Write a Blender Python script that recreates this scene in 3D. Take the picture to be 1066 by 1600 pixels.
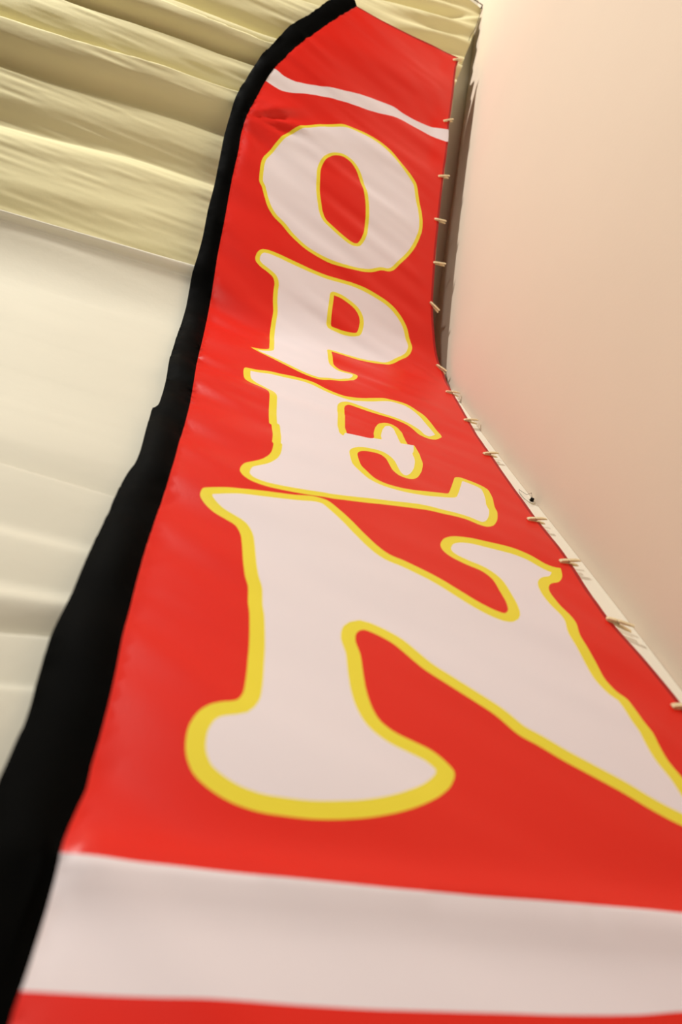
import bpy, bmesh, math, random
import numpy as np
from mathutils import Vector, Matrix
from mathutils.geometry import delaunay_2d_cdt

for o in list(bpy.data.objects): bpy.data.objects.remove(o)
scene = bpy.context.scene
COL = scene.collection

# ------------------------------------------------------------------ camera
# world: X along the back wall, Y into the back wall, Z up; lengths are in units of U metres
U = 0.55            # camera to hanging banner
CZ = 1.0            # camera height / U
FPX = 1080.0
def _ray(x, y): return np.array([x-533.0, 800.0-y, FPX])
_a = _ray(5480, 1793); _a /= np.linalg.norm(_a)
_b = _ray(405, 190); _b -= _a*(_a@_b); _b /= np.linalg.norm(_b)
_n = np.cross(_a, _b)
if _n[2] < 0: _n = -_n
ROT = np.array([_a, _n, _b])
cam_d = bpy.data.cameras.new('camera'); cam = bpy.data.objects.new('camera', cam_d); COL.objects.link(cam)
cx = ROT@np.array([1, 0, 0]); cy = ROT@np.array([0, 1, 0]); cz = ROT@np.array([0, 0, -1])
cam.matrix_world = Matrix(((cx[0], cy[0], cz[0], 0), (cx[1], cy[1], cz[1], 0), (cx[2], cy[2], cz[2], CZ*U), (0, 0, 0, 1)))
cam_d.sensor_fit = 'VERTICAL'; cam_d.sensor_height = 36.0; cam_d.sensor_width = 24.0
cam_d.lens = FPX/1600*36.0
cam_d.clip_start = 0.02
cam_d.dof.use_dof = True; cam_d.dof.focus_distance = 1.75; cam_d.dof.aperture_fstop = 2.6
scene.camera = cam

# ------------------------------------------------------------------ light
world = bpy.data.worlds.new('room_light'); scene.world = world; world.use_nodes = True
bg = world.node_tree.nodes['Background']; bg.inputs[0].default_value = (1.0, 0.92, 0.82, 1); bg.inputs[1].default_value = 0.04
def lamp(name, loc, radius, power, col):
    d = bpy.data.lights.new(name, 'POINT'); d.shadow_soft_size = radius; d.energy = power; d.color = col
    o = bpy.data.objects.new(name, d); COL.objects.link(o); o.location = loc
    return o
lamp('ceiling_lamp', (-1.75, -2.0, 4.65), 0.14, 420, (1.0, 0.965, 0.91))
sp_ = lamp('low_fill_spot', (-1.2, -1.6, 1.35), 0.2, 92, (1.0, 0.95, 0.88)); sp_.data.type = 'SPOT'   # added unseen spot behind the camera, fill light for the lower banner and walls
sp_.data.spot_size = math.radians(105); sp_.data.spot_blend = 0.9
sp_.rotation_euler = (Vector((.5, .5, 1.7))-Vector(sp_.location)).to_track_quat('-Z', 'Y').to_euler()
scene.view_settings.view_transform = 'Standard'; scene.view_settings.look = 'None'
scene.view_settings.gamma = 1; scene.view_settings.use_curve_mapping = False
scene.view_settings.exposure = 0.17

# ------------------------------------------------------------------ helpers
def lin(c): 
    c = c/255.0
    return c/12.92 if c <= .04045 else ((c+.055)/1.055)**2.4
def rgb(r, g, b): return (lin(r), lin(g), lin(b), 1)
def material(name, col, rough=0.6, spec=0.4, noise=None, bump=None, sheen=0, transl=0, scale=1.0, metal=0):
    m = bpy.data.materials.new(name); m.use_nodes = True
    nt = m.node_tree; p = nt.nodes['Principled BSDF']; out = nt.nodes['Material Output']
    p.inputs['Base Color'].default_value = col; p.inputs['Roughness'].default_value = rough
    p.inputs['Specular IOR Level'].default_value = spec; p.inputs['Metallic'].default_value = metal
    if sheen: p.inputs['Sheen Weight'].default_value = sheen; p.inputs['Sheen Roughness'].default_value = .5
    tc = nt.nodes.new('ShaderNodeTexCoord')
    if noise:   # slow variation of the colour itself
        amt, sc = noise
        n = nt.nodes.new('ShaderNodeTexNoise'); n.inputs['Scale'].default_value = sc; n.inputs['Detail'].default_value = 4
        nt.links.new(tc.outputs['Object'], n.inputs['Vector'])
        r = nt.nodes.new('ShaderNodeValToRGB')
        r.color_ramp.elements[0].position = .3; r.color_ramp.elements[1].position = .7
        r.color_ramp.elements[0].color = tuple(c*(1-amt) for c in col[:3])+(1,)
        r.color_ramp.elements[1].color = tuple(min(1, c*(1+amt*.5)) for c in col[:3])+(1,)
        nt.links.new(n.outputs['Fac'], r.inputs['Fac']); nt.links.new(r.outputs['Color'], p.inputs['Base Color'])
    if bump:
        st, sc = bump
        n = nt.nodes.new('ShaderNodeTexNoise'); n.inputs['Scale'].default_value = sc; n.inputs['Detail'].default_value = 3
        nt.links.new(tc.outputs['Object'], n.inputs['Vector'])
        bm = nt.nodes.new('ShaderNodeBump'); bm.inputs['Strength'].default_value = st; bm.inputs['Distance'].default_value = .004
        nt.links.new(n.outputs['Fac'], bm.inputs['Height']); nt.links.new(bm.outputs['Normal'], p.inputs['Normal'])
    if transl:
        t = nt.nodes.new('ShaderNodeBsdfTranslucent'); t.inputs['Color'].default_value = col
        mx = nt.nodes.new('ShaderNodeMixShader'); mx.inputs[0].default_value = transl
        nt.links.new(p.outputs[0], mx.inputs[1]); nt.links.new(t.outputs[0], mx.inputs[2]); nt.links.new(mx.outputs[0], out.inputs[0])
    return m
M = dict(
    red=material('red_polyester', rgb(236, 32, 10), .40, .42, bump=(.08, 400), transl=.10),
    hem=material('dark_red_hem', rgb(168, 6, 6), .45, .35),
    white=material('white_print', rgb(247, 237, 240), .5, .25, bump=(.06, 400), transl=.10),
    yellow=material('yellow_print', rgb(247, 230, 62), .42, .4, bump=(.06, 400), transl=.08),
    black=material('black_sleeve_cloth', rgb(3, 3, 2), .65, .02, bump=(.1, 500)),
    drape=material('cream_muslin', rgb(226, 222, 204), .85, .15, noise=(.03, 3.0), bump=(.15, 60), transl=.05),
    swag=material('yellowish_muslin', rgb(237, 230, 184), .85, .15, noise=(.03, 3.0), bump=(.12, 60), transl=.05),
    wall=material('cream_wall_paint', rgb(222, 205, 185), .75, .25, noise=(.025, 1.6), bump=(.05, 120)),
    trim=material('white_trim_paint', rgb(250, 244, 226), .5, .4, noise=(.02, 5)),
    floor=material('grey_floor', rgb(120, 108, 95), .6, .3, noise=(.1, 4)),
    wood=material('pale_birch', rgb(242, 222, 176), .6, .3, noise=(.12, 220)),
    steel=material('spring_steel', rgb(150, 146, 138), .35, .5, metal=.9),
    dark=material('dark_wire', rgb(62, 46, 26), .5, .4),
    cord=material('cream_cord', rgb(232, 222, 190), .8, .2),
    plastic=material('white_plastic', rgb(236, 228, 206), .4, .5),
    hole=material('black_hole', rgb(20, 17, 13), .8, .1),
)
def tag(o, label=None, cat=None, group=None, kind=None):
    if label: o['label'] = label
    if cat: o['category'] = cat
    if group: o['group'] = group
    if kind: o['kind'] = kind
    return o
def mesh_obj(name, verts, faces, mat, parent=None, normals=None, origin=(0, 0, 0), smooth=True):
    me = bpy.data.meshes.new(name)
    og = np.array(origin, float)
    me.from_pydata([tuple(np.asarray(v)-og) for v in verts], [], [tuple(int(i) for i in f) for f in faces])
    me.materials.append(mat); me.update()
    if smooth: me.polygons.foreach_set('use_smooth', [True]*len(me.polygons))
    if normals is not None: me.normals_split_custom_set_from_vertices([tuple(n) for n in normals])
    o = bpy.data.objects.new(name, me); COL.objects.link(o)
    if parent is not None: o.parent = parent
    else: o.location = tuple(og)
    return o
def bm_obj(name, bm, mat, parent=None, smooth=True):
    me = bpy.data.meshes.new(name); bm.normal_update(); bm.to_mesh(me); bm.free(); me.materials.append(mat)
    if smooth: me.polygons.foreach_set('use_smooth', [True]*len(me.polygons))
    o = bpy.data.objects.new(name, me); COL.objects.link(o)
    if parent is not None: o.parent = parent
    return o
def tube_geo(pts, r, sides=6):
    pts = [np.array(p, float) for p in pts]; V = []; F = []
    prev = None
    for i, p in enumerate(pts):
        t = pts[min(i+1, len(pts)-1)]-pts[max(i-1, 0)]; t /= np.linalg.norm(t)
        if prev is None: prev = np.array([0, 0, 1.0]) if abs(t[2]) < .8 else np.array([1.0, 0, 0])
        u = prev-t*(prev@t); u /= np.linalg.norm(u); prev = u
        w = np.cross(t, u)
        for k in range(sides):
            an = 2*math.pi*k/sides; V.append(p+r*(math.cos(an)*u+math.sin(an)*w))
    for i in range(len(pts)-1):
        for k in range(sides):
            k2 = (k+1) % sides
            F.append((i*sides+k, i*sides+k2, (i+1)*sides+k2, (i+1)*sides+k))
    F.append(tuple(range(sides))[::-1]); F.append(tuple((len(pts)-1)*sides+k for k in range(sides)))
    return V, F

# hanging profile: vertical up to Z0, rounded bend, then leaning into the room by TH
Z0 = 3.95; TH = math.radians(40); RB = 0.55
_t = RB*math.tan(TH/2)
class Profile:
    """polyline of (Y, Z) with arc length s (0 at the bend centre), normal pointing into the room"""
    def __init__(s_, off):
        # parallel curve displaced 'off' behind the banner
        s = np.linspace(-6.5, 6.5, 5201); Y = np.empty_like(s); Z = np.empty_like(s); A = np.empty_like(s)
        half = RB*TH/2
        for i, q in enumerate(s):
            if q < -half: Y[i], Z[i], A[i] = 1, Z0-_t+(q+half), 0
            elif q > half:
                e = q-half; A[i] = TH
                Y[i] = 1-_t*math.sin(TH)-e*math.sin(TH); Z[i] = Z0+_t*math.cos(TH)+e*math.cos(TH)
            else:
                an = (q+half)/RB; A[i] = an
                Y[i] = 1-RB*(1-math.cos(an)); Z[i] = Z0-_t+RB*math.sin(an)
        # outward (behind) normal = (cos A, sin A)
        s_.s = s; s_.A = A; s_.Y = Y+off*np.cos(A); s_.Z = Z+off*np.sin(A)
        s_.ang = np.unwrap(np.arctan2(s_.Z, s_.Y))
    def pix(s_, p):
        """pixel -> (X, s) on the surface"""
        r = ROT@_ray(*p); an = math.atan2(r[2], r[1])
        q = np.interp(an, s_.ang, s_.s)
        y = np.interp(q, s_.s, s_.Y); z = np.interp(q, s_.s, s_.Z)
        k = math.hypot(y, z)/math.hypot(r[1], r[2])
        return (r[0]*k, q)
    def point(s_, X, S, H):
        """(X, s, height into the room) arrays -> world metres"""
        y = np.interp(S, s_.s, s_.Y); z = np.interp(S, s_.s, s_.Z); a = np.interp(S, s_.s, s_.A)
        return np.stack([X*U, (y-H*np.cos(a))*U, (z-H*np.sin(a)+CZ)*U], -1)
P0 = Profile(0.0)

def hash2(i, j, seed):
    v = np.sin(i*127.1+j*311.7+seed*74.7)*43758.5453
    return v-np.floor(v)
def vnoise(x, y, seed=0):
    i = np.floor(x); j = np.floor(y); fx = x-i; fy = y-j
    fx = fx*fx*fx*(fx*(fx*6-15)+10); fy = fy*fy*fy*(fy*(fy*6-15)+10)
    a = hash2(i, j, seed); b = hash2(i+1, j, seed); c = hash2(i, j+1, seed); d = hash2(i+1, j+1, seed)
    return (a*(1-fx)+b*fx)*(1-fy)+(c*(1-fx)+d*fx)*fy-.5
def sstep(a, b, x):
    t = np.clip((x-a)/(b-a), 0, 1); return t*t*(3-2*t)

# ------------------------------------------------------------------ room shell
def quad_box(name, pts8, mat, **kw):
    F = [(0, 1, 2, 3), (7, 6, 5, 4), (0, 4, 5, 1), (1, 5, 6, 2), (2, 6, 7, 3), (3, 7, 4, 0)]
    o = mesh_obj(name, [np.array(p)*U for p in pts8], F, mat, smooth=False, **kw); tag(o, kind='structure'); return o
XL, YF = -6.0, -7.0
YB = 1.09                                   # back wall face
OC = 0.31                                   # sloping ceiling lies this far behind the banner
XRZ = np.array([-2, -1, 1.3, 2.0, 2.7, 3.3, 3.9, 4.9, 5.9, 6.5, 10.0])      # the right wall is a little bowed
XRX = np.array([1.48, 1.45, 1.395, 1.365, 1.325, 1.31, 1.315, 1.36, 1.45, 1.50, 1.75])
_zz = np.linspace(-2, 10, 481); _xx = np.interp(_zz, XRZ, XRX)
_k = np.hanning(61); _k /= _k.sum(); _xx[30:-30] = np.convolve(_xx, _k, 'valid')
def xr(z): return np.interp(z, _zz, _xx)
# slope plane: points (Y, Z) on banner slope shifted back by OC
def slope_pt(e, off=OC):
    return (1-e*math.sin(TH)+off*math.cos(TH), Z0+e*math.cos(TH)+off*math.sin(TH))
e0 = (1+OC*math.cos(TH)-YB)/math.sin(TH)
yb, zb = slope_pt(e0); yt, zt = slope_pt(4.6)
quad_box('floor', [(XL, YF, -.1), (2.2, YF, -.1), (2.2, 1.4, -.1), (XL, 1.4, -.1), (XL, YF, 0), (2.2, YF, 0), (2.2, 1.4, 0), (XL, 1.4, 0)][4:]+[(XL, YF, -.1), (2.2, YF, -.1), (2.2, 1.4, -.1), (XL, 1.4, -.1)], M['floor'])
quad_box('wall_back', [(XL, YB, 0), (1.7, YB, 0), (1.7, YB, zb+CZ), (XL, YB, zb+CZ), (XL, YB+.2, 0), (1.7, YB+.2, 0), (1.7, YB+.2, zb+CZ), (XL, YB+.2, zb+CZ)], M['wall'])
c_, s_ = math.cos(TH)*.2, math.sin(TH)*.2
quad_box('ceiling', [(XL, yb, zb+CZ), (1.7, yb, zb+CZ), (1.7, yt, zt+CZ), (XL, yt, zt+CZ), (XL, yb+c_, zb+s_+CZ), (1.7, yb+c_, zb+s_+CZ), (1.7, yt+c_, zt+s_+CZ), (XL, yt+c_, zt+s_+CZ)], M['drape'])
zs = np.linspace(-1, zt+.7, 70); NW = len(zs); V = []; F = []
for yy, dx in ((1.6, 0), (YF, 0), (YF, .2), (1.6, .2)):
    V += [(float(xr(z))*U+dx*U, yy*U, (z+CZ)*U) for z in zs]
for k in range(4):
    a_, b_ = k*NW, ((k+1) % 4)*NW
    F += [(a_+i, a_+i+1, b_+i+1, b_+i) for i in range(NW-1)]
F += [(0, NW, 2*NW, 3*NW), (4*NW-1, 3*NW-1, 2*NW-1, NW-1)]
wr = mesh_obj('wall_right', V, F, M['wall'], smooth=False); tag(wr, kind='structure')
# white painted corner board beside the banner
zs = np.linspace(-1, 3.75, 40); V = []; F = []; NT = len(zs)
for yy in (1.02, YB-.002):
    V += [(1.05*U, yy*U, (z+CZ)*U) for z in zs]+[((float(xr(z))-.002)*U, yy*U, (z+CZ)*U) for z in zs]
for i in range(NT-1):
    a, b, c, d = i, NT+i, 2*NT+i, 3*NT+i
    F += [(a, b, b+1, a+1), (c, c+1, d+1, d), (a, a+1, c+1, c), (b, d, d+1, b+1)]
F += [(0, 2*NT, 3*NT, NT), (NT-1, 2*NT-1, 4*NT-1, 3*NT-1)]
tag(mesh_obj('trim_1', V, F, M['trim'], smooth=False), kind='structure')

# ------------------------------------------------------------------ draped cloth
def ridge_lines(prof, lines):
    """each line: pixel points -> straight fit s = m X + c"""
    out = []
    for pts in lines:
        q = np.array([prof.pix(p) for p in pts]); m, c = np.polyfit(q[:, 0], q[:, 1], 1); out.append((m, c))
    return out
def folds(X, S, ridges, amps, drop, power=1.7):
    """saw-like folds: low just above a ridge, rising slowly to the next one"""
    H = np.zeros_like(X)
    R = [m*X+c for m, c in ridges]
    for i in range(len(R)-1):
        lo, hi = R[i], R[i+1]
        t = (S-lo)/np.maximum(hi-lo, .02)
        ins = (t >= 0) & (t < 1)
        d = drop[i]
        base_a = amps[i]; base_b = amps[i+1]
        down = base_a*(1-sstep(0, d, t))
        up = base_b*(1-(1-np.clip((t-d*.5)/(1-d*.5), 0, 1))**power)
        H = np.where(ins, np.maximum(down, 0)+up*sstep(0, d, t), H)
    H = np.where(S < R[0], amps[0], H); H = np.where(S >= R[-1], amps[-1], H)
    return H
PD = Profile(0.235)
C_LINES = [
    [(0, 420), (303, 510)],
    [(0, 241), (160, 276), (319, 321)],
    [(0, 141), (120, 168), (210, 195), (320, 231)],
    [(0, 77), (160, 122), (320, 166), (359, 179)],
    [(18, 6), (120, 42), (180, 58), (386, 126)],
    [(129, 1), (200, 28), (320, 73), (401, 99)],
    [(174, 0), (200, 6), (320, 52), (410, 84)],
    [(368, 0), (464, 35)],
    [(455, 0), (540, 12)],
]
RC = ridge_lines(PD, C_LINES)
# further folds gathered towards the top hook
_last = RC[-1]
RC += [(_last[0]+.05, _last[1]+.30), (_last[0]+.08, _last[1]+.52), (_last[0]+.1, _last[1]+.8), (_last[0]+.1, _last[1]+1.1)]
CA = [.02, .11, .12, .21, .14, .21, .15, .16, .09, .08, .08, .07, .07]
CD = [.10, .55, .55, .14, .25, .12, .22, .25, .25, .25, .25, .25, .25]
e1 = np.array(PD.pix((703, 0))); e2 = np.array(PD.pix((750, 22)))
mt = (e2[1]-e1[1])/(e2[0]-e1[0])
def ceil_top(X): return e2[1]+mt*(X-e2[0])*np.where(X < e1[0], .0, 1)+np.where(X < e1[0], mt*(e1[0]-e2[0]), 0)
def ceil_h(X, S):
    H = folds(X+0*S, S+.018*np.sin(X*2.4+S*1.3)+.012*np.sin(X*5.1+2), RC, CA, CD, 3.2)
    sl = RC[3][0]
    q = S-sl*X
    H = H+.014*vnoise(q*7+2, X*.9, 3)+.008*vnoise(q*13, X*1.0+7, 5)+.005*vnoise(q*34+X*5, X*4, 8)
    # gathered small pleats near the right edge
    g = sstep(.6, 1.2, X)*(1-sstep(1.25, 1.4, X)*.2)
    g2 = sstep(2.0, 2.6, S)
    H = H*(1-.45*sstep(.7, 1.3, X)*(1-.5*g2))+g*(.014+.012*g2)*np.sin(q*(26+6*g2)+1.2*np.sin(X*3))
    return H
def sheet(name, prof, xa, xb, nx, slo, shi, ns, hfun, mat, label, cat, thick=.0):
    x = np.linspace(0, 1, nx); t = np.linspace(0, 1, ns)
    XX, TT = np.meshgrid(xa+((1.3 if callable(xb) else xb)-xa)*x, t)
    lo = slo(XX) if callable(slo) else slo; hi = shi(XX) if callable(shi) else shi
    SS = lo+(hi-lo)*TT
    if callable(xb):
        XX = xa+(xb(SS)-xa)*x[None, :]
        lo = slo(XX) if callable(slo) else slo; hi = shi(XX) if callable(shi) else shi
        SS = lo+(hi-lo)*TT
    H = hfun(XX, SS)
    Pn = prof.point(XX, SS, H).reshape(-1, 3)
    F = [(j*nx+i, j*nx+i+1, (j+1)*nx+i+1, (j+1)*nx+i) for j in range(ns-1) for i in range(nx-1)]
    og = Pn.mean(0); og = np.array([Pn[:, 0].mean(), Pn[:, 1].mean(), Pn[:, 2].min()])
    o = mesh_obj(name, Pn, F, mat, origin=og); tag(o, label, cat); return o
mB, cB = RC[0]
d1 = np.array(PD.pix((750, 22))); d2 = np.array(PD.pix((722, 98)))
def drape_edge(S): return np.clip(d1[0]+(S-d1[1])*(d1[0]-d2[0])/(d1[1]-d2[1]), 1.12, d1[0])
sheet('ceiling_drape', PD, -2.6, drape_edge, 220, lambda X: mB*X+cB, ceil_top, 440, ceil_h, M['swag'],
      'cream cloth gathered in deep swagged folds under the sloping ceiling', 'drape')
PW = Profile(0.06)
W_LINES = [
    [(0, 1330), (60, 1340)],
    [(0, 1096), (60, 1100)],
    [(0, 996), (75, 1001)],
    [(0, 952), (95, 965)],
    [(0, 846), (110, 872)],
    [(0, 734), (80, 760), (175, 786)],
    [(0, 690), (190, 738)],
    [(0, 440), (290, 450)],
]
RW = ridge_lines(PW, W_LINES)
(mT, cT), = ridge_lines(PW, [[(0, 329), (41, 344), (153, 380), (303, 416)]])
WA = [.03, .042, .026, .052, .03, .036, .034, .03]
WD = [.3, .3, .25, .45, .3, .18, .3, .3]
def wall_h(X, S):
    H = folds(X, S, RW, WA, WD, 1.5)
    q = S-RW[5][0]*X
    H = H+.006*vnoise(q*5, X*.9, 13)+.0025*vnoise(q*16, X*1.5+3, 17)-.012
    e = mT*X+cT-S                       # distance below the rolled upper edge
    roll = .055+.012*np.sin(X*2.3+1)
    H = H-.020*np.exp(-((e-roll*1.25)/.018)**2)+.026*np.sqrt(np.clip(1-((e-roll*.5)/(roll*.55))**2, 0, 1))
    return H-.10*(1-sstep(0, .012, e))
sheet('wall_drape', PW, -2.6, 1.0, 120, -4.75, lambda X: mT*X+cT, 620, wall_h, M['drape'],
      'smooth cream cloth hanging flat on the wall left of the banner', 'drape')

# ------------------------------------------------------------------ feather banner
def crop(ox, oy, k, pts): return [(ox+x/k, oy+y/k) for x, y in pts]
K1 = 1066/280.; 
O_OUT = crop(390, 180, K1, [(545,66),(600,80),(700,120),(780,170),(850,235),(910,315),(960,380),(988,425),(1000,500),(1018,605),(1020,690),(1000,755),(965,820),(910,880),(850,935),(820,943),(780,937),(720,945),(640,937),(560,920),(480,893),(400,852),(320,800),(240,725),(190,665),(140,615),(105,560),(88,510),(70,440),(55,410),(55,370),(65,300),(80,265),(130,210),(190,145),(235,115),(300,90),(360,78),(430,67),(490,65)])
O_HOLE = crop(390, 180, K1, [(515,254),(555,262),(595,290),(625,330),(645,375),(660,425),(673,480),(681,540),(683,600),(681,660),(672,715),(655,755),(635,778),(615,778),(590,765),(540,725),(490,680),(450,640),(430,595),(420,540),(413,480),(413,420),(417,350),(430,310),(455,275),(485,258)])
P_OUT = crop(380, 380, K1, [(110,50),(150,55),(210,78),(300,120),(400,165),(500,203),(580,225),(650,245),(720,275),(790,315),(850,355),(900,400),(945,460),(970,510),(985,570),(1000,625),(985,675),(950,702),(900,725),(850,733),(780,725),(700,708),(620,685),(550,665),(522,658),(530,695),(545,735),(580,762),(640,780),(675,795),(675,812),(640,826),(580,830),(520,825),(460,820),(400,803),(340,780),(270,748),(190,710),(120,675),(85,655),(45,617),(100,627),(150,628),(156,600),(158,540),(165,480),(175,420),(174,350),(178,290),(183,250),(172,215),(140,185),(95,150),(72,120),(70,95),(85,65)])
P_HOLE = crop(380, 380, K1, [(537,320),(575,335),(620,365),(660,400),(683,440),(688,480),(678,530),(665,553),(640,553),(590,538),(550,520),(520,505),(517,470),(522,420),(530,370)])
K3 = 1066/220.
E_OUT = crop(360, 560, K3, [(120,52),(200,70),(300,88),(400,115),(480,135),(560,157),(640,185),(720,222),(800,255),(880,282),(960,297)]) \
  + crop(520, 600, K1, [(224,88),(310,95),(370,108),(440,130),(500,165),(550,200),(600,245),(630,280),(650,312),(610,325),(570,318),(520,295),(480,262),(430,230),(360,200),(290,178),(220,155),(150,130),(100,113),(80,118),(72,135),(75,180),(72,230),(72,270),(82,303),(150,318),(237,328),(243,295),(255,255),(275,232),(310,223),(350,230),(390,255),(415,295),(432,335),(445,360),(485,368),(505,400),(520,440),(532,485),(525,530),(500,562),(465,575),(430,570),(390,553),(360,525),(340,490),(315,450),(280,425),(230,410),(180,402),(150,410),(148,440),(165,490),(200,525),(250,570),(310,600),(400,625),(500,642),(600,655),(680,660),(695,640),(710,600),(725,565),(760,565),(820,585),(880,610),(920,635),(945,680),(960,740),(976,770),(972,825),(950,855),(910,863),(860,850),(800,825),(730,805),(660,790),(560,765),(440,745),(300,728),(150,712),(0,697)]) \
  + crop(360, 560, K3, [(700,1068),(600,1055),(480,1035),(350,1012),(250,990),(160,960),(100,925),(68,885),(75,840),(110,803),(170,788),(230,775),(280,750),(310,715),(322,660),(312,650),(318,580),(312,500),(295,488),(290,430),(293,350),(292,280),(275,235),(230,200),(165,165),(115,130),(103,95),(107,60)])
# the pleat under the upper notch hides the yellow there
E_PATCH = crop(520, 600, K1, [(72,301),(150,316),(240,327),(272,332),(420,357),(480,367),(470,420),(380,420),(240,390),(60,350)])
K5, K6, K7 = 1066/400., 1066/460., 1066/426.
N_OUT = crop(270, 740, K5, [(125,75),(200,75),(300,80),(400,90),(500,100),(580,105),(640,122),(690,160),(740,205),(790,255),(850,310),(900,345),(960,370)]) \
  + crop(640, 800, K7, [(75,245),(130,275),(200,318),(270,360),(330,390),(370,403),(382,390),(375,355),(350,310),(320,265),(280,235),(220,210),(160,180),(130,155),(120,130),(135,105),(170,97),(230,102),(300,118),(400,145),(470,172),(530,203),(560,215),(590,222),(598,250),(585,272),(555,278),(545,295),(555,325),(590,370),(625,405),(650,440),(665,490),(700,545),(735,600),(770,660),(810,705),(850,735),(880,780),(910,830),(945,875),(975,930),(1010,990),(1066,1060)]) \
  + [(1092,1262),(1118,1305),(1125,1322),(1112,1322),(1090,1310)] \
  + crop(640, 800, K7, [(1066,1243),(1000,1210),(920,1165),(830,1110),(720,1050),(600,985),(500,925),(420,880),(330,805),(240,745),(140,680),(50,620)]) \
  + crop(270, 960, K6, [(800,115),(740,80),(690,60),(665,70),(660,100),(678,150),(688,220),(700,285),(720,345),(750,395),(800,435),(870,470),(930,500),(975,535),(1012,575),(1016,595),(1000,635),(950,680),(880,715),(800,740),(700,757),(600,762),(500,760),(400,748),(300,730),(200,692),(120,640),(70,590),(45,530),(42,480),(55,420),(90,370),(130,345),(180,335),(225,330),(250,300),(262,240),(270,170),(275,120),(277,60)]) \
  + crop(270, 740, K5, [(318,580),(313,540),(313,470),(300,430),(292,370),(288,290),(282,250),(260,215),(220,190),(170,160),(130,125),(112,100),(115,85)])
K8 = 1066/400.
T_TOP = [(398,104)]+crop(330, 0, K8, [(268,303),(300,328),(350,350),(440,365),(530,380),(620,398),(700,420),(760,442),(800,470),(860,505),(920,530),(985,550)])+[(720,212)]
T_BOT = [(720,234)]+crop(330, 0, K8, [(980,600),(920,570),(850,530),(780,495),(700,475),(600,445),(500,415),(400,400),(340,395),(290,382),(260,365),(230,345)])+[(395,118)]
B_TOP = [(70,1339),(103,1342),(330,1363),(600,1390),(800,1408),(1066,1427),(1200,1437),(1400,1450)]
B_BOT = [(1400,1580),(1200,1575),(1066,1576),(1000,1581),(850,1582),(600,1576),(300,1560),(42,1547),(0,1545)]
SL_OUT = [(545,-12),(521,0),(485,25),(454,43),(430,68),(405,95),(385,125),(370,152),(360,180),(350,215),(346,235),(335,290),(325,330),(316,375),(308,405),(300,430),(291,479),(285,501),(278,520),(265,561),(259,595),(250,629),(246,637),(238,640),(233,655),(225,685),(218,711),(212,725),(199,741),(186,764),(176,786),(161,820),(146,850),(128,892),(109,937),(86,982),(77,1003),(61,1052),(41,1125),(24,1165),(0,1222)]
SL_IN = [(557,13),(533,28),(510,43),(488,58),(465,75),(443,96),(424,116),(411,135),(396,165),(386,184),(377,210),(372,240),(362,284),(350,350),(340,400),(330,464),(319,520),(308,565),(300,614),(293,648),(281,689),(270,730),(259,764),(244,809),(229,854),(214,907),(203,952),(190,1003),(179,1060),(167,1112),(154,1161),(142,1202),(134,1238),(118,1275),(97,1332),(87,1377),(73,1429),(53,1494),(37,1547),(18,1600)]
RIGHT = [(717,94),(712,108),(706,158),(700,203),(699,224),(693,270),(688,310),(683,360),(680,390),(677,436),(675,473),(676,504),(679,538),(684,566),(693,588),(707,616),(729,653),(746,681),(768,712),(790,745),(816,781),(841,815),(865,845),(890,879),(914,915),(948,964),(979,1001),(1015,1044),(1064,1105)]

def flat(pts): return np.array([P0.pix(p) for p in pts])
def seg_dist(Q, A, B):
    """min distance of points Q to segments A-B (chunked)"""
    out = np.full(len(Q), 1e9)
    d = B-A; L = np.maximum((d*d).sum(1), 1e-12)
    for k in range(len(A)):
        w = Q-A[k]; t = np.clip((w@d[k])/L[k], 0, 1)
        r = w-np.outer(t, d[k]); out = np.minimum(out, (r*r).sum(1))
    return np.sqrt(out)
def inside(Q, poly):
    x, y = Q[:, 0], Q[:, 1]; c = np.zeros(len(Q), bool); n = len(poly)
    for i in range(n):
        x1, y1 = poly[i]; x2, y2 = poly[(i+1) % n]
        if y1 == y2: continue
        hit = ((y1 > y) != (y2 > y)) & (x < (x2-x1)*(y-y1)/(y2-y1)+x1)
        c ^= hit
    return c
def smooth_curve(pts, closed, step):
    """Catmull-Rom through the points, sharp turns kept as corners, resampled"""
    p = np.asarray(pts, float); n = len(p); dense = []
    rng = range(n if closed else n-1)
    def g(i): return p[i % n] if closed else p[min(max(i, 0), n-1)]
    def tang(i):
        a, b, c = g(i-1), g(i), g(i+1); u = b-a; v = c-b
        lu, lv = np.linalg.norm(u), np.linalg.norm(v)
        if lu < 1e-9 or lv < 1e-9: return (u+v)*.5
        if (u@v)/(lu*lv) < .25: return np.zeros(2)
        return (u/lu+v/lv)*.5*min(lu, lv)
    for i in rng:
        a, b = g(i), g(i+1); ta, tb = tang(i), tang(i+1)
        k = max(2, int(np.linalg.norm(b-a)/step)+1)
        for q in range(k):
            t = q/k; t2 = t*t; t3 = t2*t
            dense.append((2*t3-3*t2+1)*a+(t3-2*t2+t)*ta+(-2*t3+3*t2)*b+(t3-t2)*tb)
    if not closed: dense.append(p[-1])
    return np.array(dense)
def area2(p): return np.sum(p[:, 0]*np.roll(p[:, 1], -1)-np.roll(p[:, 0], -1)*p[:, 1])
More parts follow.
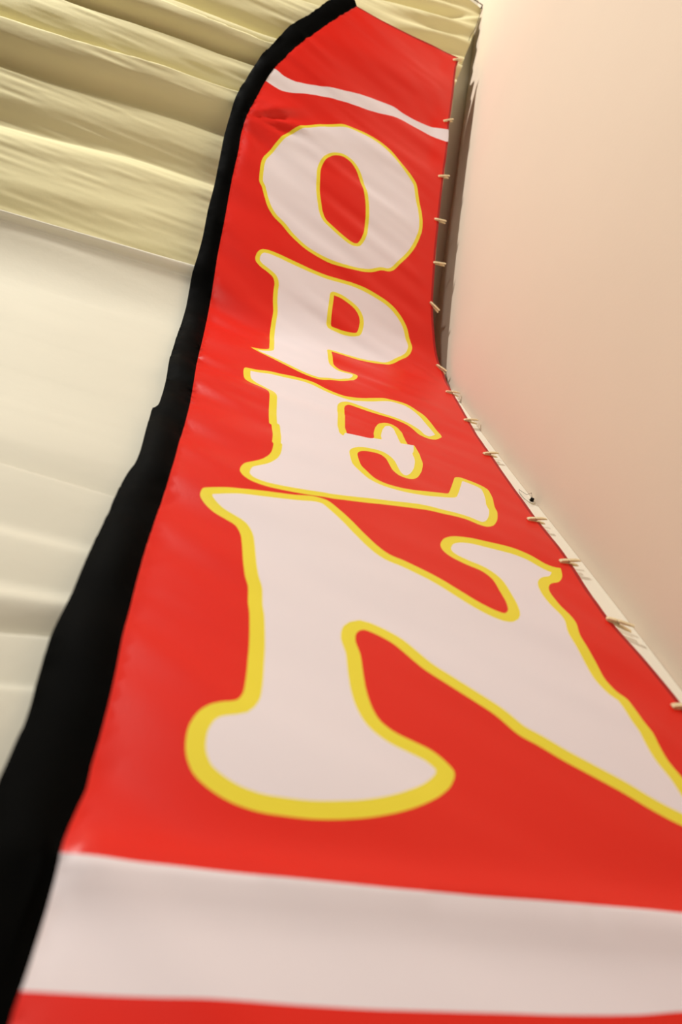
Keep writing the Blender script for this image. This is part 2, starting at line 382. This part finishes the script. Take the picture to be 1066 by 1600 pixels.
def offset_in(poly, t):
    """polygon shrunk by t (t<0 grows it); points that come too close to the outline are dropped"""
    if area2(poly) < 0: poly = poly[::-1]
    A = poly; B = np.roll(poly, -1, 0)
    e = B-A; e = e/np.maximum(np.linalg.norm(e, axis=1, keepdims=True), 1e-9)
    nrm = np.stack([-e[:, 1], e[:, 0]], 1)
    cand = []
    for i in range(len(poly)):
        n0, n1 = nrm[i-1], nrm[i]
        s = n0+n1; ls = np.linalg.norm(s)
        turn = e[i-1][0]*e[i][1]-e[i-1][1]*e[i][0]
        if (turn < 0) == (t > 0) and n0@n1 < .8:      # round the outside of a corner
            a0 = math.atan2(n0[1], n0[0]); da = math.atan2(n0[0]*n1[1]-n0[1]*n1[0], n0@n1)
            for q in np.linspace(0, 1, 5): cand.append(poly[i]+t*np.array([math.cos(a0+da*q), math.sin(a0+da*q)]))
        else:
            cand.append(poly[i]+t*s/max(ls, .3)*min(2/max(ls, .3), 1.6))
    cand = np.array(cand)
    d = seg_dist(cand, A, B); keep = d > abs(t)*.97
    return cand[keep]
STEP = .014
S_BOT = -4.45
sl_out = flat(SL_OUT); sl_in = flat(SL_IN); right = flat(RIGHT)
xo = sl_out[-6:, 0].mean(); xi = sl_in[-8:, 0].mean(); xrb = right[-6:, 0].mean()
sl_out = np.vstack([sl_out, [[xo, sl_out[-1, 1]-.3], [xo, S_BOT]]])
sl_in = np.vstack([sl_in, [[xi, sl_in[-1, 1]-.2], [xi, S_BOT]]])
right = np.vstack([right, [[xrb, right[-1, 1]-.4], [xrb-.01, S_BOT]]])
sl_out = smooth_curve(sl_out, False, STEP*1.4); sl_in = smooth_curve(sl_in, False, STEP*1.4); right = smooth_curve(right, False, STEP*1.4)
top = smooth_curve(np.vstack([sl_in[0], right[0]]), False, STEP*1.4)
outline = np.vstack([sl_out[::-1], top, right[1:]])            # closed by the bottom edge
sleeve = np.vstack([sl_out, sl_in[::-1]])
edge_tr = np.vstack([top, right[1:]])
HEM = .014
et = np.gradient(edge_tr, axis=0); et /= np.linalg.norm(et, axis=1, keepdims=True)
hem_line = edge_tr+HEM*np.stack([et[:, 1], -et[:, 0]], 1)
letters = {}
for nm, out, hole, t in (('letter_o', O_OUT, O_HOLE, .0235), ('letter_p', P_OUT, P_HOLE, .026), ('letter_e', E_OUT, None, .033), ('letter_n', N_OUT, None, .036)):
    po = smooth_curve(flat(out), True, STEP); pi = offset_in(po, t)
    ho = hi = None
    if hole is not None: ho = smooth_curve(flat(hole), True, STEP); hi = offset_in(ho, -t)
    letters[nm] = (po, pi, ho, hi)
e_patch = smooth_curve(flat(E_PATCH), True, STEP)
stripe_t = np.vstack([smooth_curve(flat(T_TOP), False, STEP), smooth_curve(flat(T_BOT), False, STEP)])
PB = Profile(-.026)                                    # the cloth bellies out a little down there
stripe_b = np.vstack([smooth_curve(np.array([PB.pix(p) for p in b]), False, STEP) for b in (B_TOP, B_BOT)])

pts = []; edges = []
def add_poly(p, closed=True):
    b = len(pts); pts.extend([tuple(q) for q in p]); n = len(p)
    edges.extend([(b+i, b+i+1) for i in range(n-1)])
    if closed: edges.append((b+n-1, b))
add_poly(outline); add_poly(sl_in[1:-1], False); add_poly(hem_line[1:-1], False)
for po, pi, ho, hi in letters.values():
    add_poly(po); add_poly(pi)
    if ho is not None: add_poly(ho); add_poly(hi)
add_poly(e_patch); add_poly(stripe_t); add_poly(stripe_b)
G = .026
gx = np.arange(outline[:, 0].min(), outline[:, 0].max(), G); gs = np.arange(S_BOT, outline[:, 1].max(), G)
gg = np.stack(np.meshgrid(gx, gs), -1).reshape(-1, 2)
gg[:, 0] += np.where((np.round((gg[:, 1]-S_BOT)/G).astype(int) % 2) == 0, G*.5, 0)
gg = gg[inside(gg, outline)]
C = np.array(pts)
# keep grid points clear of the constraint points
cell = {}
for q in C: cell.setdefault((int(q[0]//G), int(q[1]//G)), []).append(q)
def clear(q):
    i, j = int(q[0]//G), int(q[1]//G)
    for a in (-1, 0, 1):
        for b in (-1, 0, 1):
            for c in cell.get((i+a, j+b), ()):
                if (c[0]-q[0])**2+(c[1]-q[1])**2 < (.45*G)**2: return False
    return True
gg = [tuple(q) for q in gg if clear(q)]
res = delaunay_2d_cdt([Vector(p) for p in pts+gg], edges, [], 0, 1e-5)
V2 = np.array([(v.x, v.y) for v in res[0]]); FF = np.array([f for f in res[2] if len(f) == 3])
cen = V2[FF].mean(1)
ok = inside(cen, outline); FF = FF[ok]; cen = cen[ok]
cls = np.full(len(FF), 0)          # 0 red 1 sleeve 2 hem 3 stripe top 4 stripe bottom, 10.. letters
names = list(letters)
for k, nm in enumerate(names):
    po, pi, ho, hi = letters[nm]
    body = inside(cen, po); wht = inside(cen, pi)
    if ho is not None: body &= ~inside(cen, ho); wht &= ~inside(cen, hi)
    if nm == 'letter_e': wht |= inside(cen, e_patch) & body
    cls[body] = 10+2*k; cls[wht & body] = 11+2*k
near = seg_dist(cen, edge_tr[:-1], edge_tr[1:]) < HEM
cls[near & (cls < 10)] = 2
cls[inside(cen, stripe_t)] = 3; cls[inside(cen, stripe_b) & ~near] = 4
slm = inside(cen, sleeve); cls[slm] = 1

# cloth relief: creases pulled from the sleeve, from the pins and across the cloth
PINS = [((706.6,97.1),(726.3,97.7)),((691.4,192.8),(711.7,191.4)),((683,279.5),(702.7,280.9)),((676.8,346.2),(693.4,351.2)),((675.4,413.8),(695.7,418)),((670.4,475.1),(684.4,490.6)),((680.2,573.6),(697.1,587.7)),((695.7,615),(719.6,620.6)),((724.4,658.6),(750.6,662.3)),((754.8,710.7),(782.4,713.2)),((823.2,813.6),(859.3,818.2)),((873.3,879.7),(913.1,883.4)),((946.1,969),(982.5,983.7)),((1047.3,1107.5),(1092,1113))]
pin_flat = [(np.array(P0.pix(a)), np.array(P0.pix(b))) for a, b in PINS]
fan = np.array(P0.pix((384, 186)))
X, S = V2[:, 0], V2[:, 1]
in_s = inside(V2, sleeve)
def banner_h(X, S):
    q = S+.28*X
    up = sstep(-2.2, -.8, S)             # slacker and more creased above the letter N
    q2 = S+.55*X
    H = .022*vnoise(q*2.6+1, X*.8, 21)+(.010+.012*up)*vnoise(q*6, X*1.1+4, 22)+(.004+.008*up)*vnoise(q2*12, X*1.3+2, 23)+.003*up*vnoise(q2*26, X*2+9, 24)
    # creases running in from the sleeve
    dl = np.clip(X-np.interp(S, sl_in[::-1, 1], sl_in[::-1, 0]), 0, None)
    qa = S+.75*X
    H += np.exp(-dl/.30)*(.026*vnoise(qa*5.5, X*1.4, 31)+.012*vnoise(qa*12, X*2, 32))
    # fine gathers between the pins on the right edge
    dr = np.clip(np.interp(S, right[::-1, 1], right[::-1, 0])-X, 0, None)
    qb = S+1.1*X
    H += np.exp(-dr/.12)*(.010*vnoise(qb*9, X*2, 41)+.006*vnoise(qb*18, X*3, 42))
    # fan of creases where the sleeve starts to curve
    dx, ds = X-fan[0], S-fan[1]; r = np.hypot(dx, ds); an = np.arctan2(ds, dx)
    H += (.008+.003*np.sin(an*4))*np.sin(an*9+2*np.sin(an*3))*np.exp(-((r-.22)/.2)**2)*sstep(-.02, .06, dx)
    H *= .2+.8*sstep(0, .14, dr)
    # slack fold in the lower white band
    H += .018*np.exp(-((S+3.29+.02*X)/.045)**2)
    H += .010*np.sin((S-.55*X*0)*1.0)
    return H
H = banner_h(X, S)
ds_ = seg_dist(V2[in_s], np.vstack([sl_out[:-1], sl_in[:-1]]), np.vstack([sl_out[1:], sl_in[1:]]))
hs = H[in_s]*.6+.012*np.sqrt(np.clip(ds_/.06, 0, 1))+.016*vnoise(S[in_s]*7+X[in_s]*2, X[in_s]*2, 51)*np.clip(ds_/.03, 0, 1)
H[in_s] = hs
nr = seg_dist(V2, edge_tr[:-1], edge_tr[1:]); H += np.where(nr < HEM*1.02, .006*np.sin(np.clip(nr/HEM, 0, 1)*math.pi), 0)
H += .012
W3 = P0.point(X, S, H)
fn = np.cross(W3[FF[:, 1]]-W3[FF[:, 0]], W3[FF[:, 2]]-W3[FF[:, 0]])
flip = (fn*(W3[FF].mean(1)-np.array([0, 0, CZ*U]))).sum(1) > 0
FF[flip] = FF[flip][:, ::-1]; fn[flip] *= -1
VN = np.zeros_like(W3)
for k in range(3): np.add.at(VN, FF[:, k], fn)
VN /= np.maximum(np.linalg.norm(VN, axis=1, keepdims=True), 1e-12)
base = np.array([.55*U, 1.0*U, float(W3[:, 2].min())])
banner = bpy.data.objects.new('feather_banner', None); COL.objects.link(banner); banner.location = tuple(base); banner.empty_display_size = .1
tag(banner, 'tall red feather banner reading OPEN in white letters with yellow outlines', 'banner')
def region(name, code, mat, parent):
    f = FF[cls == code]
    if not len(f): return None
    used, inv = np.unique(f, return_inverse=True)
    return mesh_obj(name, W3[used], inv.reshape(-1, 3), mat, parent=parent, normals=VN[used], origin=base)
region('red_fabric', 0, M['red'], banner)
tag(region('pole_sleeve', 1, M['black'], banner), 'black cloth pole sleeve along the left edge')
tag(region('hem', 2, M['hem'], banner), 'dark red stitched hem')
tag(region('white_stripe', 3, M['white'], banner), 'narrow wavy white stripe above the letters')
tag(region('white_stripe', 4, M['white'], banner), 'broad white stripe below the letters')
for k, nm in enumerate(names):
    l = tag(region(nm, 11+2*k, M['white'], banner), 'white letter '+nm[-1].upper())
    tag(region('letter_outline', 10+2*k, M['yellow'], l), 'yellow outline')

# ------------------------------------------------------------------ cord and clothespins
cord_pts = []
for i in range(0, len(right), 3):
    x, s = right[i]; w = .006*math.sin(s*9)
    cord_pts.append(P0.point(np.array(x+.004+w), np.array(s), np.array(-.012)))
V, F = tube_geo(cord_pts, .0016)
tag(mesh_obj('cord', V, F, M['cord'], origin=cord_pts[-1]), 'thin cream cord running behind the pinned right edge of the banner', 'cord')

LEN = .045
def jaw_bm(sgn):
    # side outline (x along the pin, z away from the cloth), extruded across y
    prof = [(-.5, .000), (-.5, .045), (-.44, .085), (-.2, .10), (-.1, .085), (0, .10), (.3, .085), (.5, .05), (.5, .015), (.1, -.005), (.02, .012), (-.06, .0), (-.2, .004), (-.3, .012), (-.38, .0)]
    bm = bmesh.new(); hw = .075
    rows = []
    for y in (-hw, hw): rows.append([bm.verts.new((x*LEN, y*LEN, sgn*z*LEN)) for x, z in prof])
    n = len(prof)
    for i in range(n):
        j = (i+1) % n
        f = (rows[0][i], rows[0][j], rows[1][j], rows[1][i]); bm.faces.new(f)
    bm.faces.new(rows[0][::-1]); bm.faces.new(rows[1])
    # handles spread: rotate about the spring
    R = Matrix.Rotation(-sgn*math.radians(6.5), 4, 'Y'); piv = Vector((-.12*LEN, 0, 0))
    for v in bm.verts:
        p = Vector(v.co)-piv; p = R@p+piv; v.co = p+Vector((0, 0, sgn*.020*LEN))
    bmesh.ops.recalc_face_normals(bm, faces=bm.faces)
    bmesh.ops.bevel(bm, geom=[e for e in bm.edges if e.calc_length() > .1*LEN], offset=.008*LEN, segments=1, affect='EDGES')
    return bm
def make_pin():
    root = bpy.data.objects.new('clothespin', None); COL.objects.link(root); root.empty_display_size = .02
    bm_obj('jaw', jaw_bm(1), M['wood'], root, smooth=False); bm_obj('jaw', jaw_bm(-1), M['wood'], root, smooth=False)
    hel = []
    for k in range(37):
        an = 2*math.pi*k/12; hel.append((-.08*LEN+.055*LEN*math.cos(an), (-.06+.12*k/36)*LEN, .055*LEN*math.sin(an)))
    hel = [(-.16*LEN, -.085*LEN, .13*LEN), (-.14*LEN, -.08*LEN, .10*LEN)]+hel+[(-.14*LEN, .08*LEN, -.10*LEN), (-.16*LEN, .085*LEN, -.13*LEN)]
    V, F = tube_geo(hel, .012*LEN, 5)
    mesh_obj('spring', V, F, M['steel'], root)
    return root
proto = make_pin()
PIN_WORDS = ['topmost wooden clothespin, at the upper right corner of the banner',
 'wooden clothespin second from the top, just above the end of the wavy white stripe',
 'wooden clothespin third from the top, below the wavy white stripe',
 'wooden clothespin fourth from the top, level with the lower half of the letter O',
 'wooden clothespin fifth from the top, level with the bottom of the letter O',
 'steeply tilted wooden clothespin, sixth from the top beside the letter P',
 'tilted wooden clothespin, seventh from the top where the banner edge bends',
 'wooden clothespin eighth from the top, just below the bend of the banner edge',
 'wooden clothespin ninth from the top, beside the upper arm of the letter E',
 'wooden clothespin tenth from the top, last one above the small wall screw',
 'wooden clothespin eleventh from the top, first one below the small wall screw',
 'wooden clothespin twelfth from the top, beside the serif of the letter N',
 'tilted wooden clothespin thirteenth from the top, second largest on the white corner board',
 'lowest and largest wooden clothespin, cut off by the right picture edge']
for i, (a, b) in enumerate(pin_flat):
    if i == 0: root = proto
    else:
        root = proto.copy(); COL.objects.link(root)
        for ch in proto.children:
            c = ch.copy(); COL.objects.link(c); c.parent = root
    hh = float(banner_h(np.array([a[0]+.02]), np.array([a[1]]))[0])+.016
    pa = P0.point(np.array(a[0]), np.array(a[1]), np.array(hh))
    d = b-a; d = d/np.linalg.norm(d)*LEN/U
    pb = P0.point(np.array(a[0]+d[0]), np.array(a[1]+d[1]), np.array(hh))
    xax = Vector(pb-pa).normalized()
    q = np.interp(a[1], P0.s, P0.A); nz = Vector((0, -math.cos(q), -math.sin(q)))
    yax = nz.cross(xax).normalized(); zax = xax.cross(yax).normalized()
    mid = (Vector(pa)+Vector(pb))/2
    m = Matrix((xax, yax, zax)).transposed().to_4x4(); m.translation = mid
    root.matrix_world = m
    tag(root, PIN_WORDS[i], 'clothespin', 'clothespins along the right edge of the banner')

# ------------------------------------------------------------------ hooks and wires
def pw(p, prof=P0, h=0.0):
    x, s = prof.pix(p); return prof.point(np.array(x), np.array(s), np.array(h))
# wire that holds up the gathered drape, and its bracket in the top corner
hk = pw((750, 22), PD, .07)
wire = [pw((560, -62), PD, .085), pw((640, -28), PD, .085), pw((703, 0), PD, .085), pw((728, 11), PD, .085), hk]
V, F = tube_geo(wire, .0022); V2_, F2_ = tube_geo([hk, pw((741, 45), PD, .085), pw((735, 62), PD, .085), pw((728, 72), PD, .085), pw((726, 79), PD, .085)], .0013)
F += [tuple(i+len(V) for i in f) for f in F2_]; V += V2_
tag(mesh_obj('hanging_wire', V, F, M['dark'], origin=hk), 'thin dark wire along the top and right edge of the gathered drape', 'wire')
hp = pw((756, 16), PD, .03)
br = bpy.data.objects.new('wall_bracket', None); COL.objects.link(br); br.location = tuple(hp)
tag(br, 'small dark metal bracket at the top corner of the right wall', 'bracket')
V, F = tube_geo([pw((747, 24), PD, .06), pw((752, 14), PD, .05), pw((754, 16), PD, .04), pw((760, 20), PD, .03)], .0035)
mesh_obj('hook', V, F, M['dark'], br, origin=hp)
V, F = tube_geo([pw((756, 17), PD, .03), pw((762, 21), PD, -.02)], .006, 8)
mesh_obj('plate', V, F, M['dark'], br, origin=hp)
# small wall socket with loose wire ends beside the corner board
rr = ROT@_ray(830, 784); rr *= 1.018/rr[1]; sp = np.array([min(rr[0], float(xr(rr[2]))-.012)*U, rr[1]*U, (rr[2]+CZ)*U])
ey = bpy.data.objects.new('wall_socket', None); COL.objects.link(ey); ey.location = tuple(sp)
tag(ey, 'small dark screw in a white washer with loose wire ends beside the corner board', 'opening')
ring = [sp+np.array([.0062*math.cos(t), -.001, .0085*math.sin(t)]) for t in np.linspace(0, 2*math.pi, 17)]
V, F = tube_geo(ring, .0022, 6); mesh_obj('washer', V, F, M['plastic'], ey, origin=sp)
V, F = tube_geo([sp+np.array([0, -.009, 0]), sp+np.array([0, -.006, 0]), sp+np.array([0, .001, 0])], .0042, 12); mesh_obj('hole_disc', V, F, M['hole'], ey, origin=sp)  # protruding dark disc stands in for the dark inside of the hole
wp = [sp+np.array(v) for v in [(.001, -.007, .004), (.004, -.012, .022), (-.006, -.006, .020), (-.016, -.004, .045), (-.020, -.003, .030), (-.018, -.004, .0), (-.012, -.004, -.014), (-.004, -.005, -.010)]]
wp = [np.array(q) for q in wp]
V, F = tube_geo(wp, .0005, 5); mesh_obj('wire_end', V, F, M['dark'], ey, origin=sp)
